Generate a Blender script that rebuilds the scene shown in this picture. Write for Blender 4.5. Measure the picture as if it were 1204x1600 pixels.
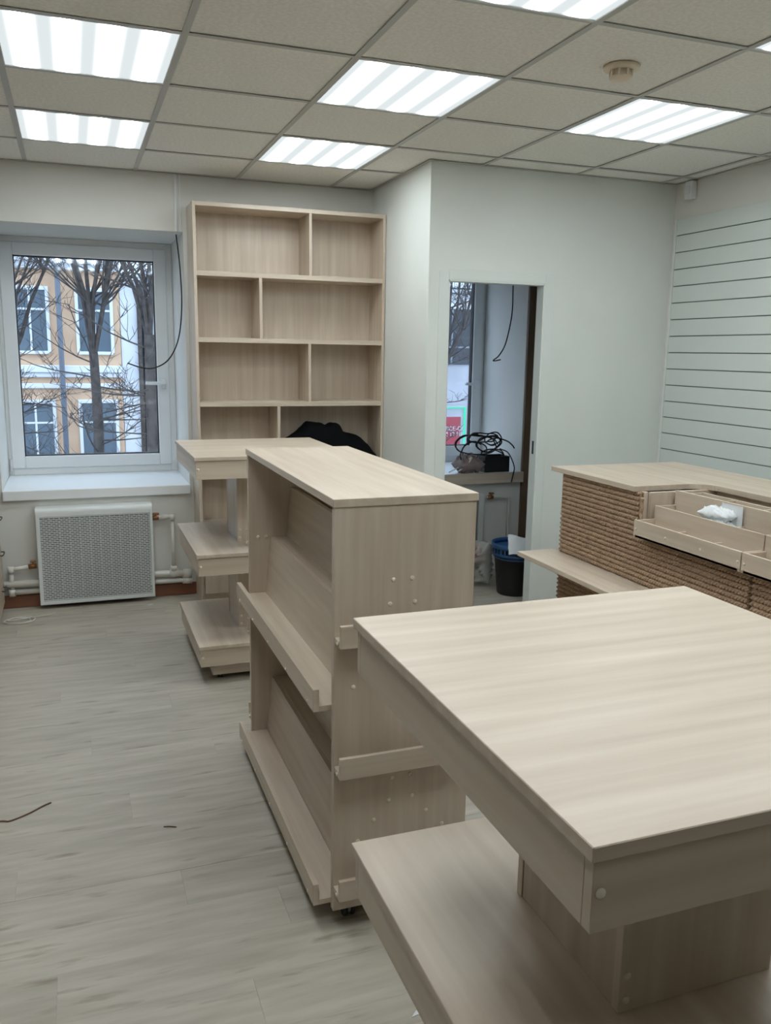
import bpy, bmesh, math, random
from mathutils import Vector, Matrix, noise

for o in list(bpy.data.objects):
    bpy.data.objects.remove(o, do_unlink=True)
scene = bpy.context.scene
COL = scene.collection
random.seed(7)

# ------------------------------------------------------------------ camera
YAW, PITCH, ROLL = 0.3537, -0.1872, 0.01582
fw = Vector((math.sin(YAW) * math.cos(PITCH), math.cos(YAW) * math.cos(PITCH), math.sin(PITCH)))
rt = Vector((math.cos(YAW), -math.sin(YAW), 0.0))
up = rt.cross(fw)
rt2 = math.cos(ROLL) * rt + math.sin(ROLL) * up
up2 = -math.sin(ROLL) * rt + math.cos(ROLL) * up
cam_data = bpy.data.cameras.new('camera')
cam_data.sensor_fit = 'VERTICAL'
cam_data.sensor_height = 36.0
cam_data.lens = 1319.1 / 1600.0 * 36.0
cam_data.clip_start = 0.05
cam_data.clip_end = 200.0
cam = bpy.data.objects.new('camera', cam_data)
COL.objects.link(cam)
m = Matrix((rt2, up2, -fw)).transposed().to_4x4()
m.translation = Vector((0.1915, -2.5018, 1.5812))
cam.matrix_world = m
scene.camera = cam

# ------------------------------------------------------------------ world, exposure
world = bpy.data.worlds.new('overcast_sky')
scene.world = world
world.use_nodes = True
bg = world.node_tree.nodes['Background']
bg.inputs['Color'].default_value = (0.90, 0.95, 1.0, 1.0)
bg.inputs['Strength'].default_value = 3.1
scene.view_settings.view_transform = 'Standard'
scene.view_settings.look = 'None'
scene.view_settings.gamma = 1.0
scene.view_settings.use_curve_mapping = False
scene.view_settings.exposure = 0.0
LAMP_STRENGTH = 9.8
REAR_FILL_STRENGTH = 2.2  # weak fill glow added to the unseen rear lights, lifting camera-facing sides

# ------------------------------------------------------------------ materials
def lin(c):
    out = []
    for v in c:
        v /= 255.0
        out.append(v / 12.92 if v <= 0.04045 else ((v + 0.055) / 1.055) ** 2.4)
    return (*out, 1.0)

MATS = {}
def base_mat(name, rgb, rough=0.5, metal=0.0, spec=0.5):
    mt = bpy.data.materials.new(name)
    mt.use_nodes = True
    b = mt.node_tree.nodes['Principled BSDF']
    b.inputs['Base Color'].default_value = lin(rgb)
    b.inputs['Roughness'].default_value = rough
    b.inputs['Metallic'].default_value = metal
    b.inputs['Specular IOR Level'].default_value = spec
    MATS[name] = mt
    return mt, mt.node_tree, b

def mix_noise(name, c1, c2, scale=(1, 1, 1), detail=4.0, rough=0.5, lo=0.35, hi=0.65, bump=0.0, bump_scale=None,
              rnd=0.0, spec=0.5, nscale=1.0, tone=0.0, streak=None):
    """two tones mixed by stretched noise in object space, optional per-object offset and fine bump"""
    mt, nt, b = base_mat(name, c1, rough, 0.0, spec)
    N, L = nt.nodes, nt.links
    tc = N.new('ShaderNodeTexCoord')
    mp = N.new('ShaderNodeMapping')
    mp.inputs['Scale'].default_value = scale
    L.new(tc.outputs['Object'], mp.inputs['Vector'])
    if rnd:
        oi = N.new('ShaderNodeObjectInfo')
        cm = N.new('ShaderNodeCombineXYZ')
        mu = N.new('ShaderNodeMath'); mu.operation = 'MULTIPLY'; mu.inputs[1].default_value = rnd
        L.new(oi.outputs['Random'], mu.inputs[0])
        for k in range(3):
            L.new(mu.outputs[0], cm.inputs[k])
        L.new(cm.outputs[0], mp.inputs['Location'])
    nz = N.new('ShaderNodeTexNoise')
    nz.inputs['Scale'].default_value = nscale
    nz.inputs['Detail'].default_value = detail
    L.new(mp.outputs[0], nz.inputs['Vector'])
    rp = N.new('ShaderNodeValToRGB')
    rp.color_ramp.elements[0].position = lo
    rp.color_ramp.elements[0].color = lin(c1)
    rp.color_ramp.elements[1].position = hi
    rp.color_ramp.elements[1].color = lin(c2)
    L.new(nz.outputs['Fac'], rp.inputs['Fac'])
    last = rp.outputs['Color']
    if tone:
        oi = N.new('ShaderNodeObjectInfo')
        mr = N.new('ShaderNodeMapRange')
        mr.inputs['To Min'].default_value = 1.0 - tone
        mr.inputs['To Max'].default_value = 1.0 + tone
        L.new(oi.outputs['Random'], mr.inputs['Value'])
        hs = N.new('ShaderNodeHueSaturation')
        L.new(last, hs.inputs['Color'])
        L.new(mr.outputs[0], hs.inputs['Value'])
        last = hs.outputs['Color']
    L.new(last, b.inputs['Base Color'])
    if streak:
        ms_ = N.new('ShaderNodeMapping'); ms_.inputs['Scale'].default_value = streak
        L.new(tc.outputs['Object'], ms_.inputs['Vector'])
        if rnd:
            L.new(cm.outputs[0], ms_.inputs['Location'])
        ns = N.new('ShaderNodeTexNoise'); ns.inputs['Scale'].default_value = 1.0; ns.inputs['Detail'].default_value = 5.0
        L.new(ms_.outputs[0], ns.inputs['Vector'])
        rs = N.new('ShaderNodeValToRGB')
        rs.color_ramp.elements[0].position = 0.60; rs.color_ramp.elements[0].color = (1, 1, 1, 1)
        rs.color_ramp.elements[1].position = 0.74; rs.color_ramp.elements[1].color = (0.66, 0.62, 0.56, 1)
        L.new(ns.outputs['Fac'], rs.inputs['Fac'])
        mm_ = N.new('ShaderNodeMix'); mm_.data_type = 'RGBA'; mm_.blend_type = 'MULTIPLY'; mm_.inputs['Factor'].default_value = 1.0
        L.new(last, mm_.inputs['A']); L.new(rs.outputs['Color'], mm_.inputs['B'])
        last = mm_.outputs['Result']
        L.new(last, b.inputs['Base Color'])
    if bump:
        n2 = N.new('ShaderNodeTexNoise')
        n2.inputs['Scale'].default_value = bump_scale or 200.0
        n2.inputs['Detail'].default_value = 3.0
        L.new(tc.outputs['Object'] if bump_scale else mp.outputs[0], n2.inputs['Vector'])
        bp = N.new('ShaderNodeBump')
        bp.inputs['Strength'].default_value = bump
        bp.inputs['Distance'].default_value = 0.002
        L.new(n2.outputs['Fac'], bp.inputs['Height'])
        L.new(bp.outputs['Normal'], b.inputs['Normal'])
    return mt

W1, W2 = (180, 162, 142), (209, 195, 178)
for ax, sc in (('x', (1.6, 30, 30)), ('y', (30, 1.6, 30)), ('z', (30, 30, 1.6))):
    mix_noise('wood_' + ax, W1, W2, sc, 7.0, 0.40, 0.22, 0.78, bump=0.06, bump_scale=None, rnd=9.0, tone=0.03, spec=1.0)
mix_noise('wood_dark', (92, 72, 56), (112, 90, 70), (14, 14, 1.2), 5.0, 0.5, 0.3, 0.7)
mix_noise('wall_paint', (221, 225, 221), (226, 230, 226), (1, 1, 1), 3.0, 0.65, bump=0.05, bump_scale=90.0, nscale=2.0)
mix_noise('warm_wall_paint', (214, 213, 208), (219, 218, 213), (1, 1, 1), 3.0, 0.65, bump=0.05, bump_scale=90.0, nscale=2.0)
base_mat('slat_white', (207, 214, 210), 0.38)
base_mat('groove', (120, 128, 122), 0.6)
base_mat('white_plastic', (231, 234, 236), 0.32)
base_mat('white_metal', (218, 222, 222), 0.38)
base_mat('pipe_white', (214, 212, 205), 0.35)
base_mat('casing_white', (221, 226, 222), 0.5)
base_mat('grid_metal', (186, 186, 182), 0.45)
mix_noise('greyish_wall', (138, 134, 124), (148, 144, 134), (1, 1, 1), 3.0, 0.7, nscale=2.0)
base_mat('tile_edge', (120, 118, 112), 0.8)
mix_noise('ceiling_tile', (232, 230, 223), (240, 238, 232), (1, 1, 1), 6.0, 0.9, 0.42, 0.58, bump=0.35, bump_scale=140.0, nscale=70.0, spec=0.1)
mix_noise('floor_plank', (158, 150, 137), (190, 184, 172), (3.2, 24, 24), 9.0, 0.5, 0.22, 0.80, bump=0.04, rnd=17.0, tone=0.04, streak=(5.0, 32.0, 32.0))
base_mat('floor_gap', (146, 138, 126), 0.8)
base_mat('red_skirting', (134, 88, 66), 0.45)
base_mat('brass', (150, 105, 70), 0.35, 0.8)
base_mat('screw_cap', (226, 216, 198), 0.4)
base_mat('black_plastic', (22, 22, 24), 0.38)
base_mat('black_rubber', (26, 26, 28), 0.6)
base_mat('caster_grey', (120, 122, 124), 0.35, 0.6)
base_mat('dark_cloth', (14, 14, 16), 0.95, 0, 0.1)
base_mat('beige_plastic', (222, 208, 186), 0.45)
base_mat('blue_plastic', (42, 84, 132), 0.35)
base_mat('paper_white', (222, 226, 230), 0.7)
base_mat('twig', (112, 84, 66), 0.7)
base_mat('grey_bag', (150, 132, 130), 0.55)
base_mat('handle_metal', (90, 86, 80), 0.35, 0.8)
base_mat('radiator_white', (205, 207, 204), 0.4)
base_mat('radiator_shade_grey', (104, 104, 102), 0.5)  # shade behind the slotted screen, put into the radiator's colour
mix_noise('rope', (148, 124, 102), (178, 152, 128), (1, 1, 1), 3.0, 0.85, 0.3, 0.7, nscale=180.0, tone=0.05, spec=0.15)
mix_noise('peach_render', (208, 172, 142), (218, 184, 154), (1, 1, 1), 4.0, 0.85, nscale=1.4)
mix_noise('white_render', (214, 216, 222), (226, 228, 232), (1, 1, 1), 4.0, 0.85, nscale=1.2)
mix_noise('grey_render', (176, 176, 184), (190, 190, 198), (1, 1, 1), 4.0, 0.85, nscale=1.2)
base_mat('stucco_white', (228, 230, 234), 0.8)
base_mat('window_glass_far', (92, 106, 118), 0.15)
base_mat('dark_glass_far', (48, 50, 58), 0.15)
base_mat('drainpipe', (140, 148, 160), 0.5)
mix_noise('bark', (60, 54, 52), (88, 80, 76), (1, 1, 1), 5.0, 0.9, nscale=12.0)
mix_noise('asphalt', (92, 92, 94), (112, 112, 114), (1, 1, 1), 4.0, 0.9, nscale=2.0)
base_mat('spare_red', (150, 70, 60), 0.6)
base_mat('sign_red', (168, 60, 72), 0.5)
base_mat('roof_metal', (120, 124, 130), 0.5)

def glass(name, tint, fac):
    mt = bpy.data.materials.new(name); mt.use_nodes = True
    nt = mt.node_tree; nt.nodes.clear()
    o = nt.nodes.new('ShaderNodeOutputMaterial'); mx = nt.nodes.new('ShaderNodeMixShader')
    t = nt.nodes.new('ShaderNodeBsdfTransparent'); g = nt.nodes.new('ShaderNodeBsdfGlossy')
    t.inputs['Color'].default_value = tint; g.inputs['Roughness'].default_value = 0.03
    mx.inputs['Fac'].default_value = fac
    nt.links.new(t.outputs[0], mx.inputs[1]); nt.links.new(g.outputs[0], mx.inputs[2])
    nt.links.new(mx.outputs[0], o.inputs['Surface'])
    MATS[name] = mt
glass('pane_glass', (0.90, 0.95, 1.0, 1), 0.05)

def film(name, rgb, alpha, rough=0.2):
    mt, nt, b = base_mat(name, rgb, rough)
    b.inputs['Alpha'].default_value = alpha
film('clear_film', (240, 244, 246), 0.62, 0.12)
film('frosted_bag', (200, 200, 194), 0.5, 0.3)

def emitter(name, rgb, strength):
    mt = bpy.data.materials.new(name); mt.use_nodes = True
    nt = mt.node_tree; nt.nodes.clear()
    o = nt.nodes.new('ShaderNodeOutputMaterial'); e = nt.nodes.new('ShaderNodeEmission')
    e.inputs['Color'].default_value = rgb; e.inputs['Strength'].default_value = strength
    nt.links.new(e.outputs[0], o.inputs['Surface']); MATS[name] = mt
emitter('neon_green', (0.10, 1.0, 0.55, 1), 1.3)

def diffuser_mat(name, strength):
    """prismatic sheet with four tubes shining through it"""
    mt = bpy.data.materials.new(name); mt.use_nodes = True
    nt = mt.node_tree; nt.nodes.clear(); N, L = nt.nodes, nt.links
    o = N.new('ShaderNodeOutputMaterial'); e = N.new('ShaderNodeEmission')
    tc = N.new('ShaderNodeTexCoord'); sp = N.new('ShaderNodeSeparateXYZ')
    L.new(tc.outputs['Object'], sp.inputs[0])
    mu = N.new('ShaderNodeMath'); mu.operation = 'MULTIPLY'; mu.inputs[1].default_value = 2 * math.pi / 0.140
    ad = N.new('ShaderNodeMath'); ad.operation = 'ADD'; ad.inputs[1].default_value = math.pi
    co = N.new('ShaderNodeMath'); co.operation = 'COSINE'
    L.new(sp.outputs['X'], mu.inputs[0]); L.new(mu.outputs[0], ad.inputs[0]); L.new(ad.outputs[0], co.inputs[0])
    mr = N.new('ShaderNodeMapRange'); mr.inputs['From Min'].default_value = -1.0; mr.inputs['From Max'].default_value = 1.0
    mr.inputs['To Min'].default_value = 0.0; mr.inputs['To Max'].default_value = 1.0
    L.new(co.outputs[0], mr.inputs['Value'])
    pw = N.new('ShaderNodeMath'); pw.operation = 'POWER'; pw.inputs[1].default_value = 3.4
    L.new(mr.outputs[0], pw.inputs[0])
    m2 = N.new('ShaderNodeMapRange'); m2.inputs['To Min'].default_value = 0.085 * strength; m2.inputs['To Max'].default_value = 2.75 * strength
    L.new(pw.outputs[0], m2.inputs['Value'])
    L.new(m2.outputs[0], e.inputs['Strength'])
    e.inputs['Color'].default_value = (0.915, 0.985, 1.0, 1)
    L.new(e.outputs[0], o.inputs['Surface']); MATS[name] = mt
diffuser_mat('lamp_diffuser', LAMP_STRENGTH)
diffuser_mat('lamp_diffuser_rear_fill', REAR_FILL_STRENGTH)

# ------------------------------------------------------------------ mesh helpers
class MB:
    def __init__(self):
        self.v, self.f, self.s = [], [], []
    def add(self, vs, fs, smooth=False):
        o = len(self.v)
        self.v += [tuple(p) for p in vs]
        self.f += [tuple(i + o for i in f) for f in fs]
        self.s += [smooth] * len(fs)
        return self
    def box(self, x0, x1, y0, y1, z0, z1, b=0.0, M=None):
        cx, cy, cz = (x0 + x1) / 2, (y0 + y1) / 2, (z0 + z1) / 2
        hx, hy, hz = abs(x1 - x0) / 2, abs(y1 - y0) / 2, abs(z1 - z0) / 2
        b = min(b, hx * .45, hy * .45, hz * .45)
        if b <= 0:
            vs = [(cx + sx * hx, cy + sy * hy, cz + sz * hz) for sx in (-1, 1) for sy in (-1, 1) for sz in (-1, 1)]
            fs = [(0, 1, 3, 2), (4, 6, 7, 5), (0, 4, 5, 1), (2, 3, 7, 6), (0, 2, 6, 4), (1, 5, 7, 3)]
        else:
            vs, ix = [], {}
            for sx in (-1, 1):
                for sy in (-1, 1):
                    for sz in (-1, 1):
                        for a in range(3):
                            ix[sx, sy, sz, a] = len(vs)
                            vs.append((cx + sx * (hx - (a != 0) * b), cy + sy * (hy - (a != 1) * b), cz + sz * (hz - (a != 2) * b)))
            fs = []
            for s in (-1, 1):
                fs.append([ix[s, p, q, 0] for p, q in ((-1, -1), (1, -1), (1, 1), (-1, 1))])
                fs.append([ix[p, s, q, 1] for p, q in ((-1, -1), (1, -1), (1, 1), (-1, 1))])
                fs.append([ix[p, q, s, 2] for p, q in ((-1, -1), (1, -1), (1, 1), (-1, 1))])
            for p in (-1, 1):
                for q in (-1, 1):
                    fs.append([ix[-1, p, q, 1], ix[1, p, q, 1], ix[1, p, q, 2], ix[-1, p, q, 2]])
                    fs.append([ix[p, -1, q, 0], ix[p, 1, q, 0], ix[p, 1, q, 2], ix[p, -1, q, 2]])
                    fs.append([ix[p, q, -1, 0], ix[p, q, 1, 0], ix[p, q, 1, 1], ix[p, q, -1, 1]])
            for sx in (-1, 1):
                for sy in (-1, 1):
                    for sz in (-1, 1):
                        fs.append([ix[sx, sy, sz, a] for a in range(3)])
        if M is not None:
            vs = [M @ Vector(p) for p in vs]
        return self.add(vs, fs)
    def prism(self, poly, z0, z1, axis='z'):
        n = len(poly)
        def P(p, h):
            return {'z': (p[0], p[1], h), 'y': (p[0], h, p[1]), 'x': (h, p[0], p[1])}[axis]
        vs = [P(p, z0) for p in poly] + [P(p, z1) for p in poly]
        fs = [tuple(range(n - 1, -1, -1)), tuple(range(n, 2 * n))]
        fs += [(i, (i + 1) % n, n + (i + 1) % n, n + i) for i in range(n)]
        return self.add(vs, fs)
    def tube(self, pts, r, sides=8, caps=True, r1=None):
        pts = [Vector(p) for p in pts]
        n = len(pts)
        rad = [r + ((r1 if r1 is not None else r) - r) * i / max(1, n - 1) for i in range(n)]
        vs, fs = [], []
        ref = None
        for i, p in enumerate(pts):
            t = (pts[min(i + 1, n - 1)] - pts[max(i - 1, 0)]).normalized()
            if ref is None:
                ref = t.orthogonal().normalized()
            else:
                ref = (ref - t * ref.dot(t))
                ref = ref.normalized() if ref.length > 1e-6 else t.orthogonal().normalized()
            bi = t.cross(ref)
            for k in range(sides):
                a = 2 * math.pi * k / sides
                vs.append(p + (ref * math.cos(a) + bi * math.sin(a)) * rad[i])
        for i in range(n - 1):
            for k in range(sides):
                a, b2 = i * sides + k, i * sides + (k + 1) % sides
                fs.append((a, b2, b2 + sides, a + sides))
        self.add(vs, fs, True)
        if caps:
            o = len(self.v) - n * sides
            self.f.append(tuple(o + k for k in range(sides - 1, -1, -1))); self.s.append(False)
            self.f.append(tuple(o + (n - 1) * sides + k for k in range(sides))); self.s.append(False)
        return self
    def lathe(self, prof, c=(0, 0, 0), seg=24, axis='z', smooth=True):
        vs, fs = [], []
        for r, h in prof:
            for k in range(seg):
                a = 2 * math.pi * k / seg
                p = (r * math.cos(a), r * math.sin(a), h)
                p = {'z': p, 'y': (p[0], p[2], p[1]), 'x': (p[2], p[0], p[1])}[axis]
                vs.append((p[0] + c[0], p[1] + c[1], p[2] + c[2]))
        n = len(prof)
        for i in range(n - 1):
            for k in range(seg):
                k2 = (k + 1) % seg
                fs.append((i * seg + k, i * seg + k2, (i + 1) * seg + k2, (i + 1) * seg + k))
        self.add(vs, fs, smooth)
        o = len(self.v) - n * seg
        for i in (0, n - 1):
            if prof[i][0] > 1e-5:
                self.f.append(tuple(o + i * seg + k for k in range(seg))); self.s.append(False)
        return self
    def mesh(self, name, origin=(0, 0, 0), recalc=True):
        me = bpy.data.meshes.new(name)
        ox, oy, oz = origin
        me.from_pydata([(x - ox, y - oy, z - oz) for x, y, z in self.v], [], self.f)
        me.polygons.foreach_set('use_smooth', self.s)
        if recalc:
            bm = bmesh.new(); bm.from_mesh(me)
            bmesh.ops.remove_doubles(bm, verts=bm.verts, dist=1e-6)
            bmesh.ops.recalc_face_normals(bm, faces=bm.faces)
            bm.to_mesh(me); bm.free()
        me.update()
        return me

ROOTLOC = {}
def link(name, me, mat, parent=None, loc=(0, 0, 0)):
    o = bpy.data.objects.new(name, me)
    COL.objects.link(o)
    o.location = loc
    if mat and not me.materials:
        me.materials.append(MATS[mat])
    if parent:
        o.parent = parent
    return o
def wl(o):
    """world location of an unrotated chain"""
    v = Vector((0, 0, 0))
    while o:
        v += o.location; o = o.parent
    return v
def part(name, mb, mat, parent=None, origin=None):
    """mesh built in world coordinates, stored relative to its parent (or to a given origin)"""
    base = wl(parent) if parent else Vector((0, 0, 0))
    org = Vector(origin) if origin else base
    return link(name, mb.mesh(name, org), mat, parent, org - base)
def tag(o, label, cat, group=None, kind=None):
    if label: o['label'] = label
    if cat: o['category'] = cat
    if group: o['group'] = group
    if kind: o['kind'] = kind
    return o
def thing(name, label, cat, loc=(0, 0, 0), group=None):
    o = bpy.data.objects.new(name, None)
    COL.objects.link(o); o.location = loc; o.empty_display_size = 0.1
    return tag(o, label, cat, group)
def struct(name, mb, mat, label=None, origin=None):
    o = part(name, mb, mat, None, origin)
    o['kind'] = 'structure'
    if label: o['label'] = label
    return o
def copy_tree(o, parent=None):
    c = o.copy(); COL.objects.link(c); c.parent = parent
    for ch in list(o.children):
        copy_tree(ch, c)
    return c
def spline(pts, n=8):
    P = [Vector(p) for p in pts]
    P = [2 * P[0] - P[1]] + P + [2 * P[-1] - P[-2]]
    out = []
    for i in range(1, len(P) - 2):
        for k in range(n):
            t = k / n
            a, b, c, d = P[i - 1], P[i], P[i + 1], P[i + 2]
            out.append(0.5 * ((2 * b) + (c - a) * t + (2 * a - 5 * b + 4 * c - d) * t * t + (3 * b - a - 3 * c + d) * t ** 3))
    out.append(P[-2])
    return out

# ------------------------------------------------------------------ room shell
H = 2.61
XL, XR, YB, YF = -0.72, 3.715, 2.97, -4.60
PX, PY = 2.09, 2.00            # side store-room corner
WIN = [(-0.236, 0.868), (2.19, 3.27)]
WZ0, WZ1, WD = 0.69, 2.28, 3.62

floor = struct('floor', MB().box(XL, XR, YF, YB, -0.06, -0.004), 'floor_gap', 'grey washed plank floor')
ROW, SEAM = 0.176, -0.08
plank_cache = {}
y = SEAM - ROW * 26
ri = 0
while y < YB - 0.01:
    ya, yb = max(y, YF), min(y + ROW, YB)
    off = (ri * 0.47) % 1.29
    x = XL - off + (0.364 - XL) % 1.29 if ri == 24 else XL - off
    while x < XR:
        xa, xb = max(x, XL), min(x + 1.29, XR)
        if xb - xa > 0.02 and yb - ya > 0.02:
            g = 0.0010 if abs(ya - SEAM) < 1e-3 else 0.0001
            key = (round(xb - xa, 3), round(yb - ya, 3), g)
            if key not in plank_cache:
                me = MB().box(-(xb - xa) / 2 + .0002, (xb - xa) / 2 - .0002, -(yb - ya) / 2 + g, (yb - ya) / 2 - .0001, -0.004, 0.0).mesh('plank')
                plank_cache[key] = me
            link('plank', plank_cache[key], 'floor_plank', floor, ((xa + xb) / 2, (ya + yb) / 2, 0))
        x += 1.29
    y += ROW
    ri += 1

# back wall, 65 cm thick, with two deep window reveals
wb = MB()
WT = 3.74
xs = [XL - 0.1, WIN[0][0], WIN[0][1], WIN[1][0], WIN[1][1], XR + 0.1]
for a, b in ((0, 1), (2, 3), (4, 5)):
    wb.box(xs[a], xs[b], YB, WT, -0.06, H + 0.1)
for a, b in WIN:
    wb.box(a, b, YB, WT, -0.06, WZ0)
    wb.box(a, b, YB, WT, WZ1, H + 0.1)
struct('wall_back', wb, 'warm_wall_paint', 'off white window wall with deep reveals')
struct('wall_left', MB().box(XL - 0.1, XL, YF - .1, YB, -0.06, H + 0.1), 'greyish_wall', 'greyish wall on the left')
struct('wall_front', MB().box(XL - .1, XR + .1, YF - 0.1, YF, -0.06, H + 0.1), 'greyish_wall', 'greyish wall opposite the window')
struct('wall_inner', MB().box(PX, PX + 0.1, PY, YB, 0, H + 0.005), 'wall_paint', 'pale wall return beside the bookcase')
DX0, DX1, DZ = 2.208, 2.835, 1.992
pw_ = MB()
pw_.box(PX + 0.1, DX0, PY, PY + 0.07, 0, H + .005)
pw_.box(DX1, XR, PY, PY + 0.07, 0, H + .005)
pw_.box(DX0, DX1, PY, PY + 0.07, DZ, H + .005)
struct('wall_partition', pw_, 'wall_paint', 'pale partition wall with doorway')
wr = struct('wall_right', MB().box(XR, XR + 0.1, YF, YB, -0.06, H + 0.1), 'warm_wall_paint', 'slatted display wall')
# slat boards, 10 cm pitch, with dark grooves between
SLY0, SLY1 = YF + 0.6, 1.945
part('slat_backing', MB().box(3.7075, XR, SLY0, SLY1, 0.0, 2.400), 'groove', wr)
zs = [0.0] + [0.005 + 0.1 * k for k in range(1, 24)] + [2.400]
cache = {}
for i in range(len(zs) - 1):
    a, b = zs[i] + (0.003 if i else 0), zs[i + 1] - (0.003 if i < len(zs) - 2 else 0)
    k = round(b - a, 4)
    if k not in cache:
        cache[k] = MB().box(-0.0045, 0.0045, -(SLY1 - SLY0) / 2, (SLY1 - SLY0) / 2, -k / 2, k / 2, 0.0008).mesh('slat')
    link('slat', cache[k], 'slat_white', wr, (3.703, (SLY0 + SLY1) / 2, (a + b) / 2))
# edge bead of the wall return and of the slat wall
tr = struct('trim_1', MB().box(PX - 0.003, PX + 0.012, PY - 0.003, PY + 0.012, 0, H, 0.001), 'casing_white', 'corner bead of the pale wall return')
tr = struct('trim_2', MB().box(3.696, 3.714, 1.946, 1.962, 0, 2.40, 0.001), 'casing_white', 'edge strip of the slatted wall')

# doorway lining and casing
d = MB().box(DX0 - 0.0005, DX0 + 0.012, PY - 0.004, PY + 0.074, 0, DZ, .001)
d.box(DX1 - 0.012, DX1 + 0.0005, PY - 0.004, PY + 0.074, 0, DZ, .001)
d.box(DX0, DX1, PY - 0.004, PY + 0.074, DZ - 0.012, DZ + 0.0005, .001)
door = struct('door_1', d, 'casing_white', 'pale door lining without a door leaf')
part('casing', MB().box(DX0 - 0.055, DX0 + 0.003, PY - 0.006, PY, 0, DZ + 0.058, .0015), 'casing_white', door)
part('casing', MB().box(DX1 - 0.003, DX1 + 0.052, PY - 0.006, PY, 0, DZ + 0.058, .0015), 'casing_white', door)
part('casing', MB().box(DX0 + 0.003, DX1 - 0.003, PY - 0.006, PY, DZ - 0.003, DZ + 0.058, .0015), 'casing_white', door)
part('strike_plate', MB().box(DX1 - 0.0135, DX1 - 0.012, PY + .025, PY + .045, 0.98, 1.06, .0005), 'black_plastic', door)

# red brown skirting on the window wall
bb = struct('baseboard_back', MB().box(XL, PX, YB - 0.016, YB, 0.0, 0.078, 0.003), 'red_skirting', 'red brown wooden skirting under the window')

# ------------------------------------------------------------------ ceiling: tiles in a metal grid
ceil = struct('ceiling', MB().box(XL, XR, YF, YB, 2.70, 2.76), 'tile_edge', 'suspended tile ceiling in a grey metal grid')
LIGHTS = [(0, 1), (0, 3), (2, 1), (2, 3), (4, 1), (2, -1), (0, -1), (4, -1), (0, -3), (2, -3), (4, -3), (0, -5), (2, -5), (4, -5)]
gx = [i * 0.6 for i in range(-1, 7)]
xe = [XL] + gx + [XR]
ye = [YF] + [j * 0.6 for j in range(-7, 5)] + [YB]
tile_cache = {}
for a in range(len(xe) - 1):
    for b in range(len(ye) - 1):
        x0, x1, y0, y1 = xe[a], xe[a + 1], ye[b], ye[b + 1]
        if x1 - x0 < 0.03 or y1 - y0 < 0.03:
            continue
        if (round(x0 / 0.6), round(y0 / 0.6)) in LIGHTS and abs(x1 - x0 - .6) < .01 and abs(y1 - y0 - .6) < .01:
            continue
        k = (round(x1 - x0, 3), round(y1 - y0, 3))
        if k not in tile_cache:
            tile_cache[k] = MB().box(-k[0] / 2 + .003, k[0] / 2 - .003, -k[1] / 2 + .003, k[1] / 2 - .003, 0, 0.014, .002).mesh('ceiling_tile')
        sag = random.uniform(0, 0.0025)
        link('ceiling_tile', tile_cache[k], 'ceiling_tile', ceil, ((x0 + x1) / 2, (y0 + y1) / 2, H + 0.004 + sag))
runner = MB().box(-0.012, 0.012, YF, YB, 0, 0.003, .0005); runner.box(-0.0015, 0.0015, YF, YB, 0.003, 0.035)
rm = runner.mesh('main_runner', (0, 0, 0))
for x in gx:
    link('main_runner', rm, 'grid_metal', ceil, (x, 0, H))
for x0, x1 in zip(xe[:-1], xe[1:]):
    if x1 - x0 < .05: continue
    cr = MB().box(-(x1 - x0) / 2 + .012, (x1 - x0) / 2 - .012, -0.012, 0.012, 0.0004, 0.003, .0004)
    cr.box(-(x1 - x0) / 2 + .012, (x1 - x0) / 2 - .012, -0.0015, 0.0015, 0.003, 0.03)
    cm = cr.mesh('cross_bar')
    for yy in ye[1:-1]:
        link('cross_bar', cm, 'grid_metal', ceil, ((x0 + x1) / 2, yy, H))
for nm, mbx, lb in (('trim_3', MB().box(XL, PX, YB - .02, YB, H - .001, H + .002), 'wall angle of the ceiling above the window'),
                ('trim_4', MB().box(PX - .02, PX, PY - .02, YB - .02, H - .001, H + .002), 'wall angle of the ceiling on the wall return'),
                ('trim_5', MB().box(PX, XR - .02, PY - .02, PY, H - .001, H + .002), 'wall angle of the ceiling above the doorway'),
                ('trim_6', MB().box(XR - .02, XR, YF, PY, H - .001, H + .002), 'wall angle of the ceiling above the slatted wall')):
    struct(nm, mbx, 'grid_metal', lb)

# ------------------------------------------------------------------ ceiling lights
LLAB = {(0, 1): 'square ceiling light at upper left, nearer of the two above the window side',
        (0, 3): 'small looking square ceiling light closest to the window wall',
        (2, 1): 'square ceiling light in the middle of the ceiling, nearer one of the middle pair',
        (2, 3): 'square ceiling light nearest the top of the bookcase',
        (4, 1): 'square ceiling light at right, nearest the slatted wall',
        (2, -1): 'square ceiling light cut by the top edge of the picture'}
def build_light(dm):
    t = thing('ceiling_light', None, 'ceiling light', (0, 0, 0), 'square four tube ceiling lights')
    fr = MB()
    for s in (-1, 1):
        fr.box(s * .297 if s < 0 else .285, -.285 if s < 0 else .297, -.297, .297, .001, .012, .001)
        fr.box(-.285, .285, -.297 if s < 0 else .285, -.285 if s < 0 else .297, .001, .012, .001)
    part('frame', fr, 'white_metal', t)
    part('diffuser', MB().box(-.285, .285, -.285, .285, .004, .009), dm, t)
    hs = MB().box(-.297, .297, -.297, .297, .075, .08)
    for s in (-1, 1):
        hs.box(s * .297, s * .292, -.297, .297, .012, .075); hs.box(-.292, .292, s * .297, s * .292, .012, .075)
    part('housing', hs, 'white_metal', t)
    return t
pl = build_light('lamp_diffuser')
prl = None
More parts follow.
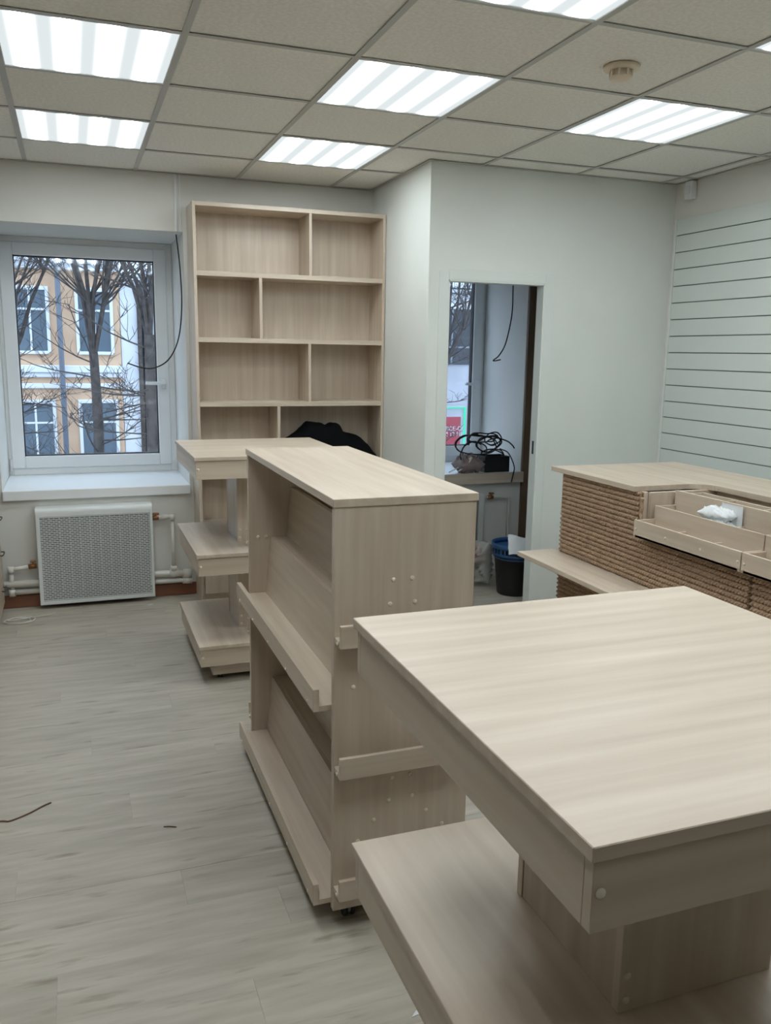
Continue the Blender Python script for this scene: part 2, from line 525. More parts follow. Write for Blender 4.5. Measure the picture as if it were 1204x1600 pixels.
for i, k in enumerate(LIGHTS):
    if k[1] >= -3:
        o = pl if i == 0 else copy_tree(pl)
    else:
        if prl is None:
            prl = build_light('lamp_diffuser_rear_fill'); o = prl
        else:
            o = copy_tree(prl)
    o.location = (k[0] * .6 + .3, k[1] * .6 + .3, H - .001)
    col_ = {0: 'over the aisle along the left wall', 2: 'over the middle of the shop', 4: 'over the side of the slatted wall'}[k[0]]
    row_ = {-1: 'just out of view', -3: 'behind the viewer', -5: 'unseen weak fill far behind the viewer'}.get(k[1], '')
    o['label'] = LLAB.get(k, 'ceiling light %s, %s' % (col_, row_))

# smoke detector and motion sensor
sd = thing('smoke_detector', 'round beige smoke detector on a ceiling tile beside the lights', 'smoke detector', (2.118, 0.318, H))
part('base', MB().lathe([(0.002, .004), (.062, .004), (.066, 0), (.064, -.008), (.045, -.012), (.002, -.012)], (2.118, .318, H)), 'beige_plastic', sd)
part('body', MB().lathe([(.036, -.012), (.036, -.03), (.041, -.034), (.041, -.04), (.03, -.048), (.002, -.05)], (2.118, .318, H)), 'beige_plastic', sd)
for k in range(8):
    a = k * math.pi / 4
    part('vent_rib', MB().box(-.003, .003, -.004, .004, -.034, -.012, 0, Matrix.Translation((2.118, .318, H)) @ Matrix.Rotation(a, 4, 'Z') @ Matrix.Translation((.039, 0, 0))), 'beige_plastic', sd)
ms = thing('motion_sensor', 'small white sensor box in the corner above the slatted wall', 'sensor', (3.69, 1.84, 2.5))
part('body', MB().box(3.668, 3.714, 1.808, 1.868, 2.50, 2.604, .006), 'white_plastic', ms)
part('lens', MB().box(3.662, 3.669, 1.815, 1.861, 2.53, 2.575, .003), 'paper_white', ms)
part('bracket', MB().box(3.70, 3.7145, 1.868, 1.895, 2.53, 2.59, .002), 'white_plastic', ms)

# ------------------------------------------------------------------ windows
def window(n, x0, x1, gx0, gx1, label, sill_mat, hinge_side):
    z0, z1 = 0.728, WZ1
    yf = WD
    fr = MB()
    fw_ = 0.045
    fr.box(x0, gx0 - .075, yf + .014, yf + .085, z0, z1, .003)
    fr.box(gx1 + .075, x1, yf + .014, yf + .085, z0, z1, .003)
    fr.box(gx0 - .075, gx1 + .075, yf + .014, yf + .085, z1 - .040, z1, .003)
    fr.box(gx0 - .075, gx1 + .075, yf + .014, yf + .085, z0, z0 + .045, .003)
    w = struct('window_%d' % n, fr, 'white_plastic', label, ((x0 + x1) / 2, yf, z0))
    sa = MB()
    gz0, gz1 = 0.855, 2.16
    sa.box(gx0 - .083, gx0, yf, yf + .07, gz0 - .083, gz1 + .083, .006)
    sa.box(gx1, gx1 + .083, yf, yf + .07, gz0 - .083, gz1 + .083, .006)
    sa.box(gx0, gx1, yf, yf + .07, gz1, gz1 + .083, .006)
    sa.box(gx0, gx1, yf, yf + .07, gz0 - .083, gz0, .006)
    s = part('sash', sa, 'white_plastic', w)
    ga = MB()
    for q in ((gx0 - .004, gx0 + .006, gz0, gz1), (gx1 - .006, gx1 + .004, gz0, gz1), (gx0, gx1, gz0 - .004, gz0 + .006), (gx0, gx1, gz1 - .006, gz1 + .004)):
        ga.box(q[0], q[1], yf + .012, yf + .058, q[2], q[3])
    part('gasket', ga, 'black_rubber', s)
    part('pane', MB().box(gx0 - .001, gx1 + .001, yf + .026, yf + .030, gz0 - .001, gz1 + .001), 'pane_glass', s)
    part('pane', MB().box(gx0 - .001, gx1 + .001, yf + .048, yf + .052, gz0 - .001, gz1 + .001), 'pane_glass', s)
    hx = gx1 + .042
    hd = MB().box(hx - .014, hx + .014, yf - .010, yf, 1.305, 1.375, .003)
    hd.box(hx - .009, hx + .009, yf - .045, yf - .008, 1.335, 1.353, .003)
    hd.box(hx - .125, hx + .012, yf - .060, yf - .042, 1.334, 1.356, .006)
    part('handle', hd, 'white_plastic', w)
    for hz in (0.80, 2.17):
        part('hinge', MB().tube([(gx0 - .088, yf - .006, hz - .04), (gx0 - .088, yf - .006, hz + .04)], .009, 10), 'white_plastic', w)
    return w
window(1, WIN[0][0], WIN[0][1], -0.132, 0.746, 'white plastic single sash window beside the bookcase', 'white_plastic', 1)
window(2, WIN[1][0], WIN[1][1], 2.29, 3.168, 'white plastic window seen through the doorway', 'wood', 1)
s1 = struct('trim_7', MB().box(WIN[0][0], WIN[0][1], YB - .03, WD + .02, .668, .728, .004), 'white_plastic', 'deep white window sill above the radiator screen')
s2 = struct('trim_8', MB().box(WIN[1][0], WIN[1][1], YB - .03, WD + .02, .664, .728, .003), 'white_plastic', 'window sill seen through the doorway')
part('sill_front', MB().box(WIN[1][0], WIN[1][1], YB - .052, YB - .0305, .656, .733, .002), 'wood_x', s2)
struct('trim_9', MB().box(3.272, 3.66, YB - .022, YB, 0.0, 2.5, .002), 'wood_dark', 'tall brown board on the store room wall')

# thin cable duct beside the window head
cd = struct('trim_10', MB().box(.822, .836, YB - .010, YB, 2.281, H, .002).box(.852, .858, YB - .008, YB, 2.281, H, .001), 'white_plastic', 'thin white cable duct above the window')

# ------------------------------------------------------------------ bookcase
bx0, bx1, by0, by1, bt = 0.890, 2.086, 2.70, 2.965, 2.425
bc = thing('bookcase', 'tall light wood bookcase with staggered compartments in the corner by the window', 'bookcase', ((bx0 + bx1) / 2, by0, 0))
part('side_panel', MB().box(bx0, bx0 + .018, by0, by1, 0, bt, .0008), 'wood_z', bc)
part('side_panel', MB().box(bx1 - .018, bx1, by0, by1, 0, bt, .0008), 'wood_z', bc)
part('top_panel', MB().box(bx0 + .018, bx1 - .018, by0, by1, bt - .024, bt, .0008), 'wood_x', bc)
part('back_panel', MB().box(bx0 + .018, bx1 - .018, by1 - .008, by1, .06, bt - .024), 'wood_z', bc)
SH = [2.022, 1.637, 1.252, 0.867, 0.482, 0.080]
for z in SH:
    part('shelf', MB().box(bx0 + .018, bx1 - .018, by0 + .001, by1 - .008, z - .014, z + .014, .0008), 'wood_x', bc)
tops = [bt - .024] + [z - .014 for z in SH[:-1]]
for (xd, zt, zb) in zip([1.598, 1.287, 1.592, 1.393, 1.50], tops, [z + .014 for z in SH]):
    part('divider', MB().box(xd - .009, xd + .009, by0 + .0015, by1 - .008, zb, zt, .0008), 'wood_z', bc)
part('plinth', MB().box(bx0 + .018, bx1 - .018, by0 + .02, by0 + .036, 0, .066), 'wood_x', bc)
for k, (a, b) in enumerate(((bx0 + .021, 1.487), (1.491, bx1 - .021))):
    dr = part('door', MB().box(a, b, by0 - .018, by0 - .001, .07, .478, .001), 'wood_z', bc)
    hx = b - .03 if k == 0 else a + .03
    part('knob', MB().lathe([(.002, 0), (.005, 0), (.005, -.012), (.011, -.016), (.010, -.024), (.002, -.026)], (hx, by0 - .018, .40), 14, 'y'), 'caster_grey', dr)

# dark clothes heaped in the fourth row
def heap(name, label, cat, prof, y0, y1, zb, mat, seed, nx=40, ny=16, amp=.018):
    mb = MB()
    xa, xb = prof[0][0], prof[-1][0]
    def pz(x):
        for (p, q) in zip(prof[:-1], prof[1:]):
            if p[0] <= x <= q[0]:
                t = (x - p[0]) / (q[0] - p[0]); t = t * t * (3 - 2 * t) * .5 + t * .5
                return p[1] + (q[1] - p[1]) * t
        return prof[-1][1]
    vs, fs = [], []
    for i in range(nx + 1):
        for j in range(ny + 1):
            u, v = i / nx, j / ny
            x = xa + (xb - xa) * u
            w = max(0.0, 1 - abs(2 * v - 1) ** 3.2)
            hgt = (pz(x) - zb) * (w ** .5)
            n1 = noise.noise(Vector((x * 9 + seed, v * 3, 1.3))) + .5 * noise.noise(Vector((x * 21, v * 7 + seed, 4.1)))
            edge = min(1, 6 * min(u, 1 - u, v, 1 - v))
            z = zb + max(0.0, hgt + amp * n1 * edge)
            yy = y0 + (y1 - y0) * v + .012 * noise.noise(Vector((x * 6, v * 5, seed)))
            vs.append((x, min(max(yy, y0), y1), z))
    for i in range(nx):
        for j in range(ny):
            a = i * (ny + 1) + j
            fs.append((a, a + ny + 1, a + ny + 2, a + 1))
    n0 = len(vs)
    for i in range(nx + 1):
        for j in range(ny + 1):
            vs.append((vs[i * (ny + 1) + j][0], vs[i * (ny + 1) + j][1], zb))
    rim = [i * (ny + 1) for i in range(nx + 1)] + [nx * (ny + 1) + j for j in range(1, ny + 1)] + [i * (ny + 1) + ny for i in range(nx - 1, -1, -1)] + [j for j in range(ny - 1, 0, -1)]
    for p, q in zip(rim, rim[1:] + rim[:1]):
        fs.append((p, q, q + n0, p + n0))
    fs.append(tuple(r + n0 for r in reversed(rim)))
    used = sorted({i for f in fs for i in f}); mp = {k: i for i, k in enumerate(used)}
    mb.add([vs[k] for k in used], [tuple(mp[i] for i in f) for f in fs], True)
    o = part(name, mb, mat, None, ((xa + xb) / 2, (y0 + y1) / 2, zb))
    return tag(o, label, cat)
heap('jacket', 'black jacket heaped in the lower right bookcase compartment', 'jacket',
     [(1.47, 1.03), (1.53, 1.065), (1.575, 1.10), (1.60, 1.128), (1.68, 1.126), (1.725, 1.108), (1.765, 1.128), (1.81, 1.12), (1.84, 1.065), (1.88, 1.052), (1.94, 1.035), (2.0, .99), (2.055, .92), (2.066, .895)],
     2.703, 2.93, .8812, 'dark_cloth', 3.1, amp=.010)

# ------------------------------------------------------------------ display islands (two of the same design)
def make_island():
    W, D = 0.745, 0.775
    t = thing('display_island', None, 'display table', (0, 0, 0), 'square three tier display islands')
    ap, sl = .086, .018
    for nm, zt in (('top', 1.100), ('middle', .645), ('bottom', .200)):
        tier = part('tier_board', MB().box(-W / 2, W / 2, -D / 2, D / 2, zt - sl, zt, .0012), 'wood_x' if nm == 'top' else 'wood_y', t, (0, 0, zt))
        for s in (-1, 1):
            part('apron', MB().box(-W / 2 + .007, W / 2 - .007, s * (D / 2 - .007), s * (D / 2 - .023), zt - sl - ap, zt - sl, .0008), 'wood_x', tier)
            part('apron', MB().box(s * (W / 2 - .007), s * (W / 2 - .023), -D / 2 + .0235, D / 2 - .0235, zt - sl - ap, zt - sl, .0008), 'wood_y', tier)
        for sx in (-1, 1):
            for sy in (-1, 1):
                part('screw_cap', MB().lathe([(.0062, 0), (.0062, -.0012), (.0045, -.003), (.0005, -.0036)] if sy < 0 else [(.0062, 0), (.0062, .0012), (.0045, .003), (.0005, .0036)],
                                             (sx * (W / 2 - .017), sy * (D / 2 - .007), zt - sl - .040), 12, 'y'), 'screw_cap', tier)
    ix, iy = W / 2 - .232, D / 2 - .238
    for za, zb in ((.200, .541), (.645, .996)):
        for s in (-1, 1):
            part('column_panel', MB().box(-ix, ix, s * iy, s * (iy - .016), za, zb, .0008), 'wood_z', t)
            part('column_panel', MB().box(s * (ix - .002), s * (ix - .018), -iy + .0165, iy - .0165, za, zb, .0008), 'wood_z', t)
        part('screw_cap', MB().lathe([(.006, 0), (.006, -.0012), (.0045, -.003), (.0005, -.0036)], (-ix + .012, -iy, za + .06), 12, 'y'), 'screw_cap', t)
        part('screw_cap', MB().lathe([(.006, 0), (.006, -.0012), (.0045, -.003), (.0005, -.0036)], (-ix + .012, -iy, za + .02), 12, 'y'), 'screw_cap', t)
    px, py = W / 2 - .070, D / 2 - .062
    pb = part('plinth', MB().box(-px, px, -py, py, .030, .098, .001), 'wood_x', t)
    for sx in (-1, 1):
        for sy in (-1, 1):
            cx, cy = sx * (px - .04), sy * (py - .04)
            lg = part('caster', MB().box(cx - .016, cx + .016, cy - .016, cy + .016, .0255, .0298, .001).box(cx - .003, cx + .003, cy - .012, cy + .012, .012, .026), 'caster_grey', t)
            part('wheel', MB().lathe([(.002, -.010), (.010, -.010), (.0125, -.008), (.0125, -.004), (.010, -.0032), (.002, -.0032)], (cx, cy, .0125), 14, 'x')
                 .lathe([(.002, .0032), (.010, .0032), (.0125, .004), (.0125, .008), (.010, .010), (.002, .010)], (cx, cy, .0125), 14, 'x'), 'black_rubber', lg)
    return t
isl = make_island()
isl.location = (1.027, -1.472, 0)
isl['label'] = 'light wood three tier display island at the near right corner of the photo'
isl2 = copy_tree(isl)
isl2.location = (1.0625, 1.738, 0)
isl2['label'] = 'light wood three tier display island in front of the bookcase'

# ------------------------------------------------------------------ middle cabinet: double sided sloping display
CX = 1.0
cab = thing('display_cabinet', 'tall double sided wooden display cabinet on casters between the two islands', 'cabinet', (CX, .10, 0))
x0, x1, y0, y1 = .800, 1.200, -.480, .680
part('top_board', MB().box(x0 - .004, x1 + .004, y0 - .004, y1 + .004, 1.191, 1.213, .0012), 'wood_y', cab)
for a in (y0, y1 - .022):
    part('end_panel', MB().box(x0, x1, a, a + .022, .045, 1.191, .001), 'wood_z', cab)
part('bottom_board', MB().box(x0 + .03, x1 - .03, y0 + .022, y1 - .022, .045, .0575, .0008), 'wood_y', cab)
ya, yb = y0 + .0225, y1 - .0225
for s in (-1, 1):
    X = lambda v: CX + s * (CX - v)          # mirror a left hand x
    for zb_, zl in ((.634, .697), (.058, .122)):
        tray = part('tray', MB().box(X(.766), X(.862), ya, yb, zb_, zb_ + .016, .0008), 'wood_y', cab)
        part('lip', MB().box(X(.750), X(.766), ya, yb, zb_, zl, .0008), 'wood_y', tray)
        for k in range(5):
            yy = ya + .06 + k * (yb - ya - .12) / 4
            pr = [(.0055, 0), (.0055, .0012), (.004, .0028), (.0005, .0034)]
            pr = pr if s < 0 else pr
            sg = 1 if s < 0 else -1
            xx = X(.750)
            part('screw_cap', MB().lathe([(r, (h if s < 0 else -h)) for r, h in pr], (xx, yy, zb_ + .008), 10, 'x') if False else
                 MB().lathe([(r, (-h if xx < CX else h)) for r, h in pr], (xx, yy, zb_ + .008), 10, 'x'), 'screw_cap', tray)
    for (p, q) in (((.862, .650), (.884, .871)), ((.862, .074), (.884, .298))):
        dx, dz = q[0] - p[0], q[1] - p[1]
        L_ = math.hypot(dx, dz); nx_, nz_ = dz / L_ * .016, -dx / L_ * .016
        poly = [(X(p[0]), p[1]), (X(q[0]), q[1]), (X(q[0] + nx_), q[1] + nz_), (X(p[0] + nx_), p[1] + nz_ + .0045)]
        part('display_board', MB().prism(poly, ya, yb, 'y'), 'wood_y', cab)
    for zs_ in (.870, .297):
        part('ledge', MB().box(X(.900), X(.949), ya, yb, zs_ - .016, zs_, .0006), 'wood_y', cab)
    for (p, q) in (((.948, .8705), (.966, 1.062)), ((.948, .2975), (.966, .600))):
        poly = [(X(p[0]), p[1]), (X(q[0]), q[1]), (X(q[0] + .016), q[1]), (X(p[0] + .016), p[1])]
        part('spine_board', MB().prism(poly, ya, yb, 'y'), 'wood_y', cab)
cap = MB().lathe([(.0065, 0), (.0065, -.0012), (.0045, -.003), (.0005, -.0036)], (0, 0, 0), 12, 'y').mesh('screw_cap')
for (sx, sz) in ((.964, .989), (1.017, .990), (.955, .923), (1.026, .924), (.854, .702), (.969, .421), (1.024, .423), (.961, .356), (1.030, .357), (1.074, .304), (.917, .302), (.871, .247), (1.125, .252)):
    link('screw_cap', cap, 'screw_cap', cab, (sx - CX, y0 - .10, sz))
capf = MB().lathe([(.0065, 0), (.0065, -.0012), (.0045, -.003), (.0005, -.0036)], (0, 0, 0), 12, 'y').mesh('screw_cap')
for (sx, sz) in ((.835, .872), (.866, .872)):
    link('screw_cap', capf, 'screw_cap', cab, (sx - CX, y1 - .022 - .10, sz))
for s, yy in ((-1, y0), (1, y1)):
    for zb_, zl in ((.830, .891), (.466, .526), (.108, .168)):
        rl = part('end_rail', MB().box(x0 + .002, x1 - .002, yy, yy + s * .042, zb_, zb_ + .016, .0008), 'wood_x', cab)
        part('lip', MB().box(x0 + .002, x1 - .002, yy + s * .042, yy + s * .054, zb_, zl, .0008), 'wood_x', rl)
        for sd_ in (-1, 1):
            xx = x0 + .002 if sd_ < 0 else x1 - .002
            part('screw_cap', MB().lathe([(.006, 0), (.006, sd_ * .0012), (.0045, sd_ * .003), (.0005, sd_ * .0036)], (xx, yy + s * .03, zb_ + .008), 10, 'x'), 'screw_cap', rl)
for sx in (-1, 1):
    for yy in (y0 + .035, y1 - .035):
        cx = CX + sx * .145
        c_ = part('caster', MB().box(cx - .02, cx + .02, yy - .02, yy + .02, .0405, .0448, .001).box(cx - .004, cx + .004, yy - .016, yy + .016, .018, .041), 'caster_grey', cab)
        for d_ in (-1, 1):
            part('wheel', MB().lathe([(.002, d_ * .005), (.015, d_ * .005), (.0195, d_ * .008), (.0195, d_ * .015), (.015, d_ * .018), (.002, d_ * .018)], (cx, yy, .0195), 18, 'x'), 'black_rubber', c_)

# ------------------------------------------------------------------ rope clad counter
RX = 2.470                      # front face of the carcass behind the rope
ct = thing('shop_counter', 'long shop counter clad in brown rope with a light wood top', 'counter', (2.8, 0.1, 0))
CY0, CY1, CSP = -1.05, 1.085, -.195
cur = []
for k in range(9):
    a = k / 8 * math.pi / 2
    cur.append((2.70 + .108 * math.sin(a), .388 + .108 * math.cos(a)))
outline = [(2.435, 1.172), (3.19, 1.172), (3.19, -1.25), (2.435, -1.25), (2.435, -.93)] + [(2.70, -.93)] + [(2.70 + .108 * math.sin(k / 8 * math.pi / 2), -.822 - .108 * math.cos(k / 8 * math.pi / 2)) for k in range(1, 9)] + list(reversed(cur)) + [(2.435, .492)]
part('worktop', MB().prism(outline, 1.008, 1.030), 'wood_y', ct)
part('carcass', MB().box(RX, 2.492, CY0, CY1, 0, .822, .001).box(RX, 2.492, .47, CY1, .822, 1.008, .001), 'wood_z', ct)
part('end_panel', MB().box(2.492, 3.10, CY1 - .022, CY1, 0, 1.008, .001), 'wood_z', ct)
part('end_panel', MB().box(2.492, 3.10, CY0, CY0 + .022, 0, 1.008, .001), 'wood_z', ct)
part('back_panel', MB().box(3.08, 3.102, CY0 + .022, CY1 - .022, .10, 1.008, .001), 'wood_z', ct)
part('recess_side', MB().box(2.492, 2.84, .448, .470, .80, 1.008, .001), 'wood_z', ct)
part('recess_side', MB().box(2.492, 2.84, -.842, -.820, .80, 1.008, .001), 'wood_z', ct)
part('recess_back', MB().box(2.84, 2.856, -.842, .470, .80, 1.008, .001), 'wood_y', ct)
part('recess_floor', MB().box(2.492, 2.84, -.820, .448, .806, .822, .001), 'wood_y', ct)
part('bag_shelf', MB().box(2.245, RX - .001, CY0, 1.140, .588, .610, .0012), 'wood_y', ct)

def rope_mesh(length):
    mb = MB()
    n = int(length / .0055)
    for k in range(3):
        pts = []
        for i in range(n + 1):
            t = i / n
            a = 2 * math.pi * (t * length / .048 + k / 3)
            pts.append((.0062 * math.cos(a), -length / 2 + t * length, .0062 * math.sin(a)))
        mb.tube(pts, .0066, 6, True)
    return mb.mesh('rope', (0, 0, 0), False)
rc = {}
PITCH_R = .0222
def rope_row(ya_, yb_, z):
    k = round(yb_ - ya_, 3)
    if k not in rc:
        rc[k] = rope_mesh(k)
    w = wl(ct)
    link('rope', rc[k], 'rope', ct, (RX - .0118 - w.x, (ya_ + yb_) / 2 - w.y, z - w.z))
z = .622
while z < 1.004:
    if z < .815:
        rope_row(CSP + .008, CY1, z); rope_row(CY0, CSP - .008, z)
    else:
        rope_row(.474, CY1, z)
    z += PITCH_R
z = .576
while z > .02:
    rope_row(CSP + .008, CY1, z); rope_row(CY0, CSP - .008, z)
    z -= PITCH_R
# rope end turned up at the recess edge
part('rope', MB().tube(spline([(RX - .012, .466, .83 + .0222 * k) if k % 2 == 0 else (RX - .014, .459, .83 + .0222 * k) for k in range(8)], 4), .008, 7), 'rope', ct)

def tray_unit(ya_, yb_):
    t = part('tray_unit', MB().box(2.400, 2.815, ya_ + .011, yb_ - .011, .826, .836), 'wood_y', ct)
    tiers = [(2.400, 2.500, .826, .900), (2.500, 2.602, .836, .956), (2.602, 2.735, .836, 1.018)]
    for i, (xa, xb, zb_, zt) in enumerate(tiers):
        part('front_board', MB().box(xa, xa + .010, ya_, yb_, zb_, zt, .0006), 'wood_y', t)
        zs_ = zt if i < 2 else 1.003
        for yy in (ya_, yb_ - .010):
            part('side_board', MB().box(xa + .010, xb, yy, yy + .010, .826, zs_ - .002, .0006), 'wood_x', t)
        for f in (1 / 3, 2 / 3):
            yy = ya_ + (yb_ - ya_) * f
            part('divider', MB().box(xa + .010, xb, yy - .004, yy + .004, .836, zt - .016 if i < 2 else 1.0, .0006), 'wood_x', t)
    part('rear_board', MB().box(2.735, 2.745, ya_, yb_, .836, 1.003, .0006), 'wood_y', t)
    for f in (.02, 1 / 3, 2 / 3, .975):
        part('screw_cap', MB().lathe([(.0055, 0), (.0055, -.0012), (.004, -.0028), (.0005, -.0034)], (2.400, ya_ + (yb_ - ya_) * f, .862), 12, 'x'), 'screw_cap', t)
    return t
tray_unit(-.187, .432)
tray_unit(-.812, -.193)

# clear packets lying in the middle tier
def packet(x, y, z, sx, sy, sz, rz, seed, label, mat='clear_film', rx=0.0):
    mb = MB()
    n, mm = 22, 18
    vs, fs = [], []
    for side in (0, 1):
        for i in range(n + 1):
            for j in range(mm + 1):
                u, v = i / n * 2 - 1, j / mm * 2 - 1
                th = (1 - abs(u) ** 4) * (1 - abs(v) ** 4)
                cr_ = .5 * noise.noise(Vector((u * 9 + seed, v * 11, side * 2 + seed))) + .35 * noise.noise(Vector((u * 2.5 + seed, v * 2.5, side * 3.0))) + .2 * noise.noise(Vector((u * 6, v * 6 + seed, side)))
                h_ = (1 if side else -1) * th * (sz / 2) * (1 + cr_ * 1.9)
                vs.append(Vector((u * sx / 2, v * sy / 2, h_)))
    st = (n + 1) * (mm + 1)
    for side in (0, 1):
        for i in range(n):
            for j in range(mm):
                a = side * st + i * (mm + 1) + j
                fs.append((a, a + 1, a + mm + 2, a + mm + 1))
    M = Matrix.Translation((x, y, z)) @ Matrix.Rotation(rz, 4, 'Z') @ Matrix.Rotation(rx, 4, 'Y')
    mb.add([M @ p for p in vs], fs, True)
    o = part('plastic_packet', mb, mat, None, (x, y, z))
    return tag(o, label, 'packet', 'clear packets in the counter tray')
packet(2.551, .110, .872, .082, .165, .066, .05, 1.0, 'lowest clear plastic packet in the middle tier of the counter tray')
packet(2.551, .105, .928, .080, .160, .050, -.1, 5.0, 'crumpled clear packet lying in the middle of the packet pile')
packet(2.551, .115, .974, .074, .150, .044, .15, 9.0, 'topmost shiny crumpled packet of the pile in the counter tray')
card = part('price_card', MB().box(2.588, 2.5905, .022, .135, .90, 1.015, .0005), 'clear_film', None, (2.589, .08, .90))
tag(card, 'clear upright plastic card holder standing behind the packets', 'card holder')

# ------------------------------------------------------------------ radiator, screen, pipes
rad = thing('radiator', 'sectional radiator coloured dark for the shade behind the slotted white screen', 'radiator', (.28, 2.925, .1))
secm = MB().box(-.0272, .0272, -.044, -.024, -.045, .465, .004).mesh('section')  # flat plates spread behind the screen so its slots look shaded
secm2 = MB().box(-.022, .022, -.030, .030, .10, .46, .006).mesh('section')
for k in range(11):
    link('section', secm, 'radiator_shade_grey', rad, (-.29 + .058 * k, 0, 0))
part('header', MB().tube([(-.02, 2.925, .23), (.59, 2.925, .23)], .014, 10), 'radiator_white', rad)
part('header', MB().tube([(-.02, 2.925, .51), (.59, 2.925, .51)], .014, 10), 'radiator_white', rad)
sc_ = thing('radiator_screen', 'white slotted metal screen hung over the radiator under the sill', 'radiator screen', (.282, 2.868, 0))
gx0, gx1, gz0, gz1, gy = -.058, .620, .028, .626, 2.868
fr = MB()
fr.box(gx0, gx0 + .022, gy, gy + .010, gz0, gz1 - .03, .001)
fr.box(gx1 - .016, gx1, gy, gy + .010, gz0, gz1 - .03, .001)
fr.box(gx0 + .022, gx1 - .016, gy, gy + .010, gz0, gz0 + .024, .001)
fr.box(gx0 + .022, gx1 - .016, gy, gy + .010, gz1 - .052, gz1 - .03, .001)
part('frame', fr, 'white_metal', sc_)
tp = [(gy, gz1 - .03)] + [(gy + .02 * (1 - math.cos(a)), gz1 - .03 + .03 * math.sin(a)) for a in [math.pi / 2 * k / 6 for k in range(1, 7)]] + [(2.968, gz1), (2.968, gz1 - .004), (gy + .01, gz1 - .03)]
part('rounded_top', MB().prism(tp, gx0, gx1, 'x'), 'white_metal', sc_)
for xx in (gx0, gx1 - .004):
    part('side_flange', MB().box(xx, xx + .004, gy + .0105, 2.968, gz0 + .17, gz1 - .031), 'white_metal', sc_)
gr = MB()
nz = 46
pz_ = (gz1 - .052 - gz0 - .024) / nz
xa, xb = gx0 + .022, gx1 - .016
for k in range(nz):
    zc = gz0 + .024 + (k + .5) * pz_
    gr.box(xa, xb, gy + .002, gy + .008, zc - pz_ * .21, zc + pz_ * .21)
    n = 22
    for j in range(n):
        xx = xa + (j + (.25 if k % 2 else .75)) * (xb - xa) / n
        gr.box(xx - .002, xx + .002, gy + .002, gy + .008, zc + pz_ * .21, zc + pz_ * .79)
g_ = part('slotted_sheet', gr, 'white_metal', sc_)
g_['kind'] = 'stuff'

def pipe(name, pts, r, label, cat='pipe', mat='pipe_white'):
    t = thing(name, label, cat, pts[0])
    part('run', MB().tube(pts, r, 12), mat, t)
    return t
PYY = 2.925
p1 = pipe('heating_pipe', [(XL + .02, PYY, .158), (.70, PYY, .158), (.84, PYY, .150)], .021, 'thick white heating pipe running low along the window wall')
for xx, ll in ((.745, .055), (.83, .05)):
    part('fitting', MB().tube([(xx - ll / 2, PYY, .158 if xx < .8 else .1505), (xx + ll / 2, PYY, .158 if xx < .8 else .1505)], .029, 14), 'pipe_white', p1)
p2 = pipe('heating_pipe', [(-.215, PYY, .108), (.70, PYY, .108), (.79, PYY, .106), (.86, PYY, .100)], .016, 'thinner white heating pipe just above the red skirting')
part('fitting', MB().tube([(.80, PYY, .106), (.86, PYY, .102)], .023, 14), 'pipe_white', p2)
p3 = pipe('riser_pipe', [(.745, PYY, .18), (.745, PYY, .520)], .011, 'white riser pipe with valve at the right of the radiator screen')
part('branch', MB().tube([(.745, PYY, .530), (.66, PYY, .530), (.625, PYY, .527)], .012, 12), 'pipe_white', p3)
part('elbow', MB().lathe([(.002, -.02), (.018, -.02), (.018, .018), (.002, .018)], (.745, PYY, .528), 14), 'pipe_white', p3)
part('coupling', MB().tube([(.675, PYY, .53), (.715, PYY, .53)], .017, 12), 'pipe_white', p3)
part('tee', MB().lathe([(.002, 0), (.026, 0), (.018, .03), (.002, .03)], (.745, PYY, .176), 14), 'pipe_white', p3)
part('valve', MB().tube([(.622, PYY, .526), (.662, PYY, .526)], .015, 10).box(.625, .665, PYY - .012, PYY + .012, .545, .558, .003).box(.637, .647, PYY - .004, PYY + .004, .538, .548), 'brass', p3)
p4 = pipe('return_pipe', [(-.215, PYY, .125), (-.215, PYY, .245)], .013, 'short white return pipe with brass valve left of the radiator screen')
part('branch', MB().tube([(-.215, PYY, .25), (-.12, PYY, .262)], .013, 12), 'pipe_white', p4)
for zz in (.108, .25):
    part('elbow', MB().tube([(-.215, PYY, zz - .022), (-.215, PYY, zz + .018)], .020, 12), 'pipe_white', p4)
part('valve', MB().tube([(-.115, PYY, .263), (-.07, PYY, .266)], .016, 10).box(-.105, -.075, PYY - .012, PYY + .012, .288, .300, .003).box(-.094, -.086, PYY - .004, PYY + .004, .28, .29), 'brass', p4)

# ------------------------------------------------------------------ low drawer cabinet on the left edge
dc = thing('drawer_cabinet', 'low light wood drawer cabinet at the left edge of the photo', 'cabinet', (-.48, 2.0, 0))
cx0, cx1, cy0, cy1 = -.70, -.275, 1.30, 2.895
part('body', MB().box(cx0, cx1, cy0, cy1, 0, .70, .001), 'wood_z', dc)
part('top_board', MB().box(cx0, cx1 + .02, cy0, cy1, .70, .722, .001), 'wood_y', dc)
for i in range(2):
    a, b = cy0 + .003 + i * (cy1 - cy0) / 2, cy0 - .003 + (i + 1) * (cy1 - cy0) / 2
    for za, zb_ in ((.06, .275), (.28, .485), (.49, .697)):
        dw = part('drawer', MB().box(cx1, cx1 + .018, a, b, za, zb_, .001), 'wood_y', dc)
        ym, zm = (a + b) / 2 + (.30 if i else 0), (za + zb_) / 2
        part('handle', MB().tube(spline([(cx1 + .018, ym - .05, zm), (cx1 + .037, ym - .045, zm), (cx1 + .037, ym + .045, zm), (cx1 + .018, ym + .05, zm)], 4), .004, 8), 'handle_metal', dw)

